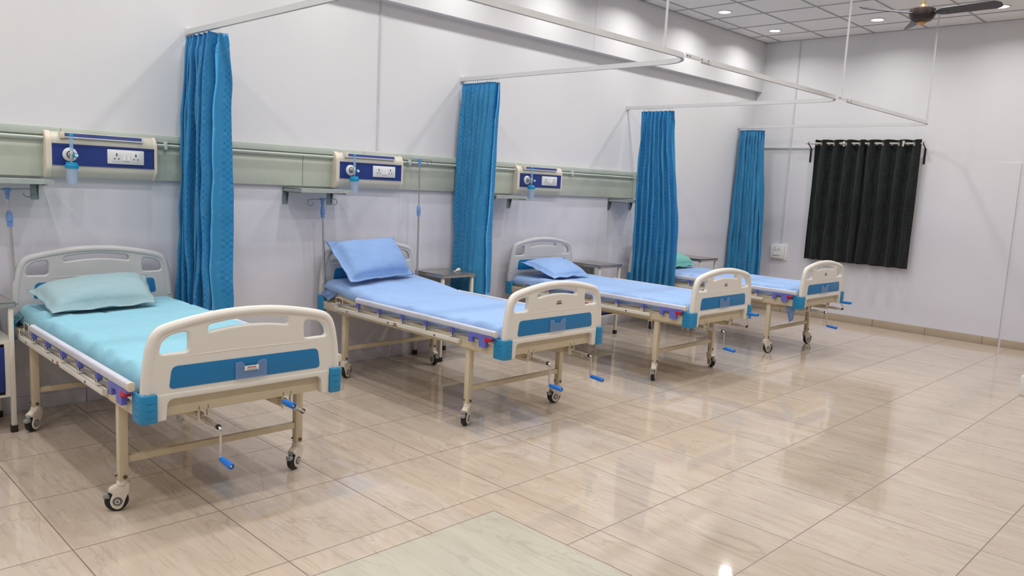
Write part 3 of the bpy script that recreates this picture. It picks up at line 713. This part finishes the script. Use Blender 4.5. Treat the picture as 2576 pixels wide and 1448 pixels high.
def mattress(i, X, Y, rz, up):
    ztop = (.692, .668, .668, .668)[i]; zb = .586
    hx, y0, y1 = .447, .052, BEDL-.055
    nx, ny = 64, 170; sd = i*17.3
    def rise(y_): return 0 if not up else max(0, (y_-1.34))*math.tan(math.radians(up))*min(1, max(0, (y_-1.34)/.12)) if y_ > 1.34 else 0
    bm = bmesh.new(); top = []; bot = []
    for a in range(ny+1):
        y_ = y0+(y1-y0)*a/ny; rt = []; rb = []
        for c_ in range(nx+1):
            s = -1+2*c_/nx; x_ = hx*(math.copysign(1-(1-abs(s))**1.35, s) if abs(s) > .0 else 0)
            ex = min(1, (hx-abs(x_))/.045); ey = min(1, min(y_-y0, y1-y_)/.04)
            rx = math.sqrt(max(0, 1-(1-ex)**2)); ry = math.sqrt(max(0, 1-(1-ey)**2))
            z_ = zb+(ztop-zb)*(.25+.75*rx*ry)
            wob = .007*noise.noise(Vector((x_*2.5, y_*1.6, sd)))+.004*noise.noise(Vector((x_*7+y_*3, y_*4, sd+5)))
            # creases across the sheet
            cr = abs(noise.noise(Vector((x_*1.6-y_*.6+sd, y_*1.5+x_*1.2, 3.1+sd))));  wob -= .007*max(0, 1-cr/.05)
            e_ = max(0, 1-(hx+x_)/.22)
            wob += e_*.05*max(0, noise.noise(Vector((y_*6.5+x_*5, x_*2, sd+9)))-.05)*(1 if .1 < y_ < 1.8 else .3)
            rg = noise.noise(Vector((y_*4.2+x_*5, y_*.8-x_*2, sd+31)))
            wob += (.006*min(1, e_*2)+.0012)*max(0, 1-abs(rg)/.07)
            z_ += wob*min(1, ex+.35)+rise(y_)
            xo = x_ + (math.copysign(.008, x_)*noise.noise(Vector((y_*7, sd, 2))) if abs(s) > .93 else 0)
            rt.append(bm.verts.new((xo, y_, z_))); rb.append(bm.verts.new((x_*.985, y0+.012+(y1-y0-.024)*a/ny, zb+rise(y_)+.001)))
        top.append(rt); bot.append(rb)
    for a in range(ny):
        for c_ in range(nx):
            bm.faces.new((top[a][c_], top[a][c_+1], top[a+1][c_+1], top[a+1][c_])); bm.faces.new((bot[a][c_], bot[a+1][c_], bot[a+1][c_+1], bot[a][c_+1]))
        bm.faces.new((top[a][0], top[a+1][0], bot[a+1][0], bot[a][0])); bm.faces.new((top[a][nx], bot[a][nx], bot[a+1][nx], top[a+1][nx]))
    for c_ in range(nx):
        bm.faces.new((top[0][c_], bot[0][c_], bot[0][c_+1], top[0][c_+1])); bm.faces.new((top[ny][c_], top[ny][c_+1], bot[ny][c_+1], bot[ny][c_]))
    bmesh.ops.recalc_face_normals(bm, faces=bm.faces[:])
    me = bpy.data.meshes.new('mattress'); bm.to_mesh(me); bm.free(); me.materials.append(M['teal' if i == 0 else 'bsheet'])
    for p in me.polygons: p.use_smooth = True
    me.set_sharp_from_angle(angle=math.radians(60))
    o = add('mattress', me, None, (X, Y, 0), (0, 0, rz)); tag(o, MATT[i], 'mattress', 'mattresses on the hospital beds')
    return o
def flap(name, pts, mt, parent, sd, amp=.01):
    """hanging corner of cloth: pts 4 corners (top a, top b, bottom b, bottom a)"""
    P = [Vector(p) for p in pts]
    def fp(s, v):
        q = (P[0]*(1-s)+P[1]*s)*(1-v)+(P[3]*(1-s)+P[2]*s)*v
        return q+Vector((amp*math.sin(s*7+v*3+sd), amp*.6*noise.noise(Vector((s*4, v*4, sd))), 0))*(.3+v)
    return drape(name, 0, fp, 12, 14, mt, parent, .003)

for i, (X, Y, rz, ca, cs, up, lab) in enumerate(BEDS):
    t = thing('hospital_bed', (X, Y, 0), lab, 'bed', 'hospital beds in a row', rz)
    part('frame', 'bframe', frame_mesh, M['frame'], t)
    part('mattress_platform', 'bplat%s' % bool(up), platform(up), M['frame'], t)
    for (sx, fy), an in zip(((-1, INY), (1, INY), (-1, BEDL-INY), (1, BEDL-INY)), cs):
        part('leg', 'bleg', leg_mesh, None, t, (sx*LEGX, fy, 0))
        c_ = part('caster', 'bcast', caster_body, None, t, (sx*LEGX, fy, 0), (0, 0, math.radians(an-180)-rz))
        part('wheel', 'bwheel', wheel_mesh, M['rubber'], c_); part('brake_pedal', 'bbrake', brake_mesh, M['grey'], c_)
    for fy in (INY, BEDL-INY): part('crossbar', 'bcross', lambda b: b.box(-LEGX+.019, LEGX-.019, -.012, .012, .220, .252, .003), M['frame'], t, (0, fy, 0))
    fb = part('footboard', 'bfoot', board_mesh(0), M['plastic'], t)
    part('blue_panel', 'bfpan', blue_face(0), M['blue'], fb, label='blue rectangular panel')
    part('card_holder', 'bhold', holder_mesh, M['acryl'], fb, label='clear plastic card holder')
    if i == 0: part('maker_sticker', 'bst0', lambda b: sticker(b, True), None, fb, (.004, -.005, .669), (0, 0, 0))
    else: part('maker_sticker', 'bst1', lambda b: sticker(b, False), None, fb, (.012, .0045, .812))
    hb = part('headboard', 'bhead', board_mesh(.085), M['headplastic'], t, (0, BEDL-.045, 0))
    part('blue_panel', 'bhpan', blue_face(.095), M['blue'], hb, label='blue rectangular panel')
    for (sx, sy, yy) in ((1, 1, 0), (-1, 1, 0), (1, -1, BEDL), (-1, -1, BEDL)):
        def bp(b, sx=sx, sy=sy):
            bumper(b); bmesh.ops.scale(b.bm, vec=(sx, sy, 1), verts=b.bm.verts[:])
            if sx*sy < 0: bmesh.ops.reverse_faces(b.bm, faces=b.bm.faces[:])
        part('corner_bumper', 'bbump%d%d' % (sx, sy), bp, M['bump_blue'], t, (0, yy, 0))
    for s in (-1, 1):
        def mir(fn, s=s):
            def g(b):
                fn(b)
                if s > 0: bmesh.ops.scale(b.bm, vec=(-1, 1, 1), verts=b.bm.verts[:]); bmesh.ops.reverse_faces(b.bm, faces=b.bm.faces[:])
            return g
        sr = part('side_rail', 'brl%d' % s, mir(rail_low), None, t)
        part('top_bar', 'brt%d' % s, mir(rail_top), M['alu'], sr)
        part('end_cap', 'brc%d' % s, mir(rail_cap), M['cream'], sr, (0, .049, 0)); part('end_cap', 'brc%d' % s, mir(rail_cap), M['cream'], sr, (0, 1.504, 0))
        for ya, yb_ in zip((1.775, 1.51, 1.25, .984, .726, .462), (1.505, 1.247, .98, .723, .459, .21)):
            part('post', 'brp%d%d' % (s, round((ya-yb_)*1000)), mir(rail_post(ya-yb_)), M['post'], sr, (0, ya, 0))
        for ya in (1.505, 1.247, .98, .723, .459): part('post_clip', 'bclip%d' % s, mir(clip_mesh), M['purple'], sr, (0, ya, 0))
        part('latch', 'blat%d' % s, mir(latch_mesh), M['purple'], sr)
        part('release_button', 'bbtn%d' % s, mir(lambda b: b.prism(roundpoly([(.135, .583), (.135, .612), (.088, .612, .004), (.088, .592, .004), (.118, .592), (.118, .583)], 3), -.509, -.478, 'x', .002)), M['red'], sr)
        part('maker_sticker', 'bsst', lambda b: (b.use(M['sred']).box(-.5012, -.4998, -.016, .016, .002, .012).use(M['grey']).box(-.5012, -.4998, -.02, .02, -.004, 0).use(M['sdark']).box(-.5012, -.4998, -.026, .026, -.010, -.006)), None, sr, (0, 1.045, .541)) if s < 0 else None
        part('mattress_guard', 'bloop%d' % s, mir(loop_mesh), M['rail_w'], t)
    for sx, a in ((-1, ca[0]), (1, ca[1])):
        k_ = part('crank', 'bcrank', crank_shaft, None, t, (sx*.2, 0, .461))
        part('crank_arm', 'bcarm', crank_arm, M['chrome'], k_, (0, 0, 0), (0, math.radians(-a), 0)); part('crank_handle', 'bchan', crank_handle, None, k_, (0, 0, 0), (0, math.radians(-a), 0))
    mo = mattress(i, X, Y, rz, up)
    if i == 1: flap('sheet_corner', ((-.44, 2.035, .66), (-.44, 1.86, .645), (-.475, 1.93, .575), (-.475, 2.03, .615)), M['bsheet'], mo, 1, .006)
    if i == 0: flap('sheet_corner', ((-.44, 2.03, .655), (-.445, 1.90, .64), (-.470, 1.95, .590), (-.478, 2.035, .60)), M['teal'], mo, 2, .006)
    if i == 3:
        flap('sheet_corner', ((-.452, .19, .59), (-.440, .05, .59), (-.448, .085, .37), (-.450, .115, .345)), M['bsheet'], mo, 4, .008)

# ------------------------------------------------------------------ pillows
def pillow(name, bed, corners, thick, mt, label, sd, flange=.10):
    X, Y, rz = BEDS[bed][:3]; P = [Vector(p) for p in corners]   # bottom-left, bottom-right, top-right, top-left (bed local)
    nrm = (P[1]-P[0]).cross(P[3]-P[0]).normalized()
    n = 40; bm = bmesh.new(); g = {}
    for side in (1, -1):
        for a in range(n+1):
            for c_ in range(n+1):
                u, v = c_/n, a/n
                if side < 0 and (a in (0, n) or c_ in (0, n)): g[side, a, c_] = g[1, a, c_]; continue
                q = (P[0]*(1-u)+P[1]*u)*(1-v)+(P[3]*(1-u)+P[2]*u)*v
                # pinched sides: pull the middle of each edge inwards a little
                cen = (P[0]+P[1]+P[2]+P[3])/4; U = abs(2*u-1); V = abs(2*v-1)
                q = q+(cen-q)*(.035*(U**4*(1-V*V)+V**4*(1-U*U)))
                iu = max(0, 1-(U/(1-flange))**3.2) if U < 1-flange else 0; iv = max(0, 1-(V/(1-flange*1.2))**3.2) if V < 1-flange*1.2 else 0
                h_ = (iu*iv)**.36
                wr = noise.noise(Vector((u*3, v*2.4, sd)))*.012*h_+noise.noise(Vector((u*7+v*4, v*6, sd+4)))*.0035*(h_**.5)
                dd = (thick*.62*h_+.0025 if side > 0 else -(thick*.16*h_+.0025))+wr
                if h_ < .02: dd += .008*math.sin(u*17+sd+2*math.sin(v*5))*math.cos(v*13+sd*2)
                pull = noise.noise(Vector((math.atan2(v-.5, u-.5)*5, 0, sd)))*.006*(1-h_); dd += pull
                g[side, a, c_] = bm.verts.new(q+nrm*dd)
    for side in (1, -1):
        for a in range(n):
            for c_ in range(n):
                f = [g[side, a, c_], g[side, a, c_+1], g[side, a+1, c_+1], g[side, a+1, c_]]
                bm.faces.new(f if side > 0 else f[::-1])
    me = bpy.data.meshes.new(name); bm.to_mesh(me); bm.free(); me.materials.append(mt)
    for p in me.polygons: p.use_smooth = True
    o = add(name, me, None, (X, Y, 0), (0, 0, rz)); tag(o, label, 'pillow', 'pillows at the heads of the beds'); return o
pillow('pillow', 0, [(-.405, 1.50, .716), (.195, 1.60, .716), (.25, 1.93, .845), (-.42, 1.94, .785)], .14, M['tealp'], 'faded turquoise pillow leaning on the headboard of the nearest bed', 2, .09)
pillow('pillow', 1, [(-.435, 1.70, .745), (.31, 1.88, .752), (.19, 2.01, 1.055), (-.465, 2.01, 1.03)], .15, M['bpillow'], 'large blue frilled pillow propped upright on the second bed', 5, .13)
pillow('pillow', 2, [(-.36, 1.56, .690), (.20, 1.60, .690), (.20, 1.99, .815), (-.40, 1.99, .80)], .10, M['bpillow'], 'flat blue pillow sloping against the headboard of the third bed', 8, .10)
pillow('pillow', 3, [(-.28, 1.66, .695), (.36, 1.72, .695), (.34, 2.0, .80), (-.30, 2.0, .80)], .13, M['green'], 'sea green pillow on the farthest bed, half hidden by the curtain', 11, .10)

# ------------------------------------------------------------------ drip stands
def iv_pole(x, y, zj, ztop, lab, lean=0):
    t = thing('drip_stand', (x, y, .572), lab, 'drip stand', 'drip stands plugged into the bed frames'); t.rotation_euler = (0, lean, 0)
    a, c_ = zj-.572, ztop-.572
    part('lower_tube', 'ivl%.2f' % a, lambda b: (b.cyl((0, 0, -.03), (0, 0, a), .0085, 14), b.lathe([(.013, -.006), (.016, 0), (.014, .008), (.0085, .012)], 16)), M['chrome'], t)
    part('lock_collar', 'ivc%.2f' % a, lambda b: b.lathe([(.0145, a-.035), (.015, a-.008), (.0125, a-.006), (.017, a-.004), (.0175, a+.02), (.014, a+.045), (.007, a+.058), (0, a+.058)], 20), M['iv'], t)
    part('upper_rod', 'ivu%.2f' % c_, lambda b: b.cyl((0, 0, a+.03), (0, 0, c_-.02), .0055, 12), M['chrome'], t)
    part('tee_head', 'ivt%.2f' % c_, lambda b: (b.lathe([(.009, c_-.065), (.011, c_-.045), (.014, c_-.02), (.016, c_-.004), (.012, c_), (0, c_)], 20), b.box(-.022, .022, -.009, .009, c_-.016, c_-.001, .004)), M['iv'], t)
    for s in (-1, 1):
        pts = [(s*.015, 0, c_-.008), (s*.105, 0, c_-.008)]+[(s*(.105+.024*math.sin(q)), 0, c_-.008-.024*(1-math.cos(q))) for q in [k_*PI/8 for k_ in range(1, 13)]]
        part('hook', 'ivh%d%.2f' % (s, c_), lambda b: b.tube(pts, .0028, 8), M['steel'], t)
iv_pole(1.275, -.125, 1.185, 1.375, 'short chrome drip stand with blue collar at the far left edge', math.radians(-2.6))
iv_pole(3.357, -.125, 1.245, 1.362, 'chrome drip stand with two hooks at the left head corner of the second bed', math.radians(-2.5))
iv_pole(4.270, -.125, 1.265, 1.715, 'tall extended chrome drip stand at the right head corner of the second bed', math.radians(-.8))

# ------------------------------------------------------------------ bedside lockers
LKL = ['white bedside locker with steel top and navy door cut by the left edge', 'steel-topped bedside table between the second bed and the second blue curtain',
       'steel-topped bedside table between the third bed and the third curtain', 'steel-topped bedside table beyond the farthest bed, left of the fourth curtain']
for i, (xa, wd, ya) in enumerate(((.82, .375, -.425), (4.315, .375, -.41), (6.415, .375, -.425), (8.36, .40, -.42))):
    t = thing('bedside_locker', (xa, ya, 0), LKL[i], 'bedside table', 'steel-topped bedside lockers'); D = .39
    part('table_top', 'lktop%.3f' % wd, lambda b: (b.box(0, wd, 0, D, .742, .752, .002), b.box(0, wd, 0, .004, .722, .752), b.box(0, wd, D-.004, D, .722, .752), b.box(0, .004, 0, D, .722, .752), b.box(wd-.004, wd, 0, D, .722, .752)), M['inox'], t)
    for xx in (.022, wd-.022):
        for yy in (.022, D-.022):
            lg = part('leg', 'lkleg', lambda b: b.box(-.0125, .0125, -.0125, .0125, .03, .725, .002), M['rail_w'], t, (xx, yy, 0))
            part('rubber_foot', 'lkfoot', lambda b: b.box(-.017, .017, -.017, .017, 0, .04, .003), M['rubber'], lg)
    part('cabinet', 'lkcab%.3f' % wd, lambda b: (b.box(.01, wd-.01, .012, D-.005, .21, .222), b.box(.01, wd-.01, .012, D-.005, .515, .535), b.box(.01, .016, .012, D-.005, .21, .53), b.box(wd-.016, wd-.01, .012, D-.005, .21, .53), b.box(.01, wd-.01, D-.012, D-.006, .21, .53), b.box(.034, .06, .008, .02, .212, .532), b.box(wd-.06, wd-.034, .008, .02, .212, .532)), M['rail_w'], t)
    part('back_panel', 'lkback%.3f' % wd, lambda b: b.box(.03, wd-.03, D-.014, D-.008, .535, .722), M['steelp'], t)
    d_ = part('door', 'lkdoor%.3f' % wd, lambda b: b.box(.060, wd-.060, .006, .018, .242, .497, .002), M['navy'], t, label='navy blue door')
    part('door_handle', 'lkhan', lambda b: b.tube([(.1, .004, .34), (.1, -.012, .34), (.1, -.012, .40), (.1, .004, .40)], .003, 8), M['chrome'], d_)
o = MB().use(M['wood'])
o.tube(catmull([(0, 0, .006), (.025, 0, .007), (.045, 0, .012), (.065, 0, .016), (.085, 0, .016), (.1, 0, .010)], 4), [.005]*5+[.006, .007, .008, .009, .011, .013, .015, .016, .016, .016, .016, .015, .013, .010, .007, .003][:16], 14)
o = add('rubber_bulb', o.mesh('rubber_bulb'), None, (4.545, -.285, .7525), (0, 0, .25)); tag(o, 'small ivory bulb-shaped object lying on the bedside table beside the second bed', 'rubber bulb')

# ------------------------------------------------------------------ far wall: black curtain, socket
t = thing('window_curtain_rod', (XF, -.817, 2.25), 'cream curtain rod on black iron brackets on the far wall', 'curtain rod')
RX = -.085
part('rod', 'brod', lambda b: b.cyl((RX, .0, 0), (RX, -1.43, 0), .011, 16), M['rod'], t)
for yy in (-.035, -1.42):
    def brk(b, yy=yy):
        b.box(-.008, 0, yy-.012, yy+.012, -.235, -.05, .002)
        b.tube([(-.004, yy, -.06), (-.03, yy, -.04), (RX, yy, -.012)], .007, 8); b.tube([(RX+.016*math.cos(a), yy, .016*math.sin(a)) for a in [k_*PI/6 for k_ in range(12)]], .004, 8, closed=True)
    part('bracket', 'brk%.2f' % yy, brk, M['iron'], t)
def bcur(ya, yb_, nw, sd, lab, tg):
    t = thing('blackout_curtain', (XF+RX, 0, 2.25), lab, 'curtain', 'black window curtains on the far wall')
    def fp(s, v):
        ph = 2*PI*nw*s; amp = .040*(1-.2*v)
        wv = math.sin(ph+.5*noise.noise(Vector((s*3, v*1.2, sd)))*v*3)
        z = .044-(2.25+.044-.765)*v+.004*math.sin(ph+PI/2)*(1-v)+.004*noise.noise(Vector((s*8, 1, sd)))
        return Vector((amp*wv-.0, ya+(yb_-ya)*s+.006*noise.noise(Vector((s*4, v*2, sd+3))), z))
    cl = drape('cloth', 0, fp, 50, int(nw*26), M['black'], t, .003)
    k_ = 0
    while k_ < 2*nw-.2:
        s = (k_+0.0)/(2*nw)+.02
        if s < 1: part('eyelet', 'beye', lambda b: b.lathe([(.015, -.002), (.0195, -.002), (.0205, 0), (.0195, .002), (.015, .002), (.0145, 0)], 20, Matrix.Rotation(PI/2, 4, 'Y') @ Matrix.Identity(4)), M['hub'], t, tuple(fp(s, .03)+Vector((-.003, 0, -.006))), (0, 0, (-.7 if k_ % 2 else .7)))
        k_ += 1
    part('paper_tag', 'btag', lambda b: b.box(-.002, 0, -.016, .016, -.035, .03), M['tag'], t, tuple(fp(tg, .03)+Vector((-.006, 0, 0))), (.15 if sd > 4 else -.2, 0, 0))
bcur(-.935, -1.57, 4.0, 3, 'left black eyelet curtain on the far wall', .56)
bcur(-1.51, -2.215, 4.0, 6, 'right black eyelet curtain on the far wall', .72)
t = thing('wall_socket_box', (XF, -.56, .81), 'white surface socket and switch box on the far wall beside the corner curtain', 'socket box')
part('back_plate', 'sbp', lambda b: b.box(-.012, 0, -.105, .09, -.11, .115, .002), M['white'], t)
def sbx(b):
    b.use(M['white']).box(-.055, -.010, -.07, .115, -.085, .10, .006)
    for yy in (-.005, .05):
        b.use(M['dark'])
        for dy, dz in ((0, .05), (-.012, .028), (.012, .028)): b.cyl((-.057, yy+dy, dz), (-.054, yy+dy, dz), .005, 8)
    for k_ in range(4): b.use(M['white']).box(-.062, -.054, -.022+k_*.024, -.002+k_*.024, -.045, -.012, .002).use(M['dark']).box(-.057, -.054, -.022+k_*.024, -.002+k_*.024, -.050, -.046)
part('switch_box', 'sbx', sbx, None, t)
# low white box cut by the right edge of the picture
b = MB().use(M['white']).box(0, .25, -.30, 0, 0, .17, .006).box(.01, .24, -.29, -.01, .165, .178, .004)
o = add('low_box', b.mesh('low_box'), None, (7.64, -3.975, 0)); tag(o, 'low white box just entering the right edge of the picture', 'box')
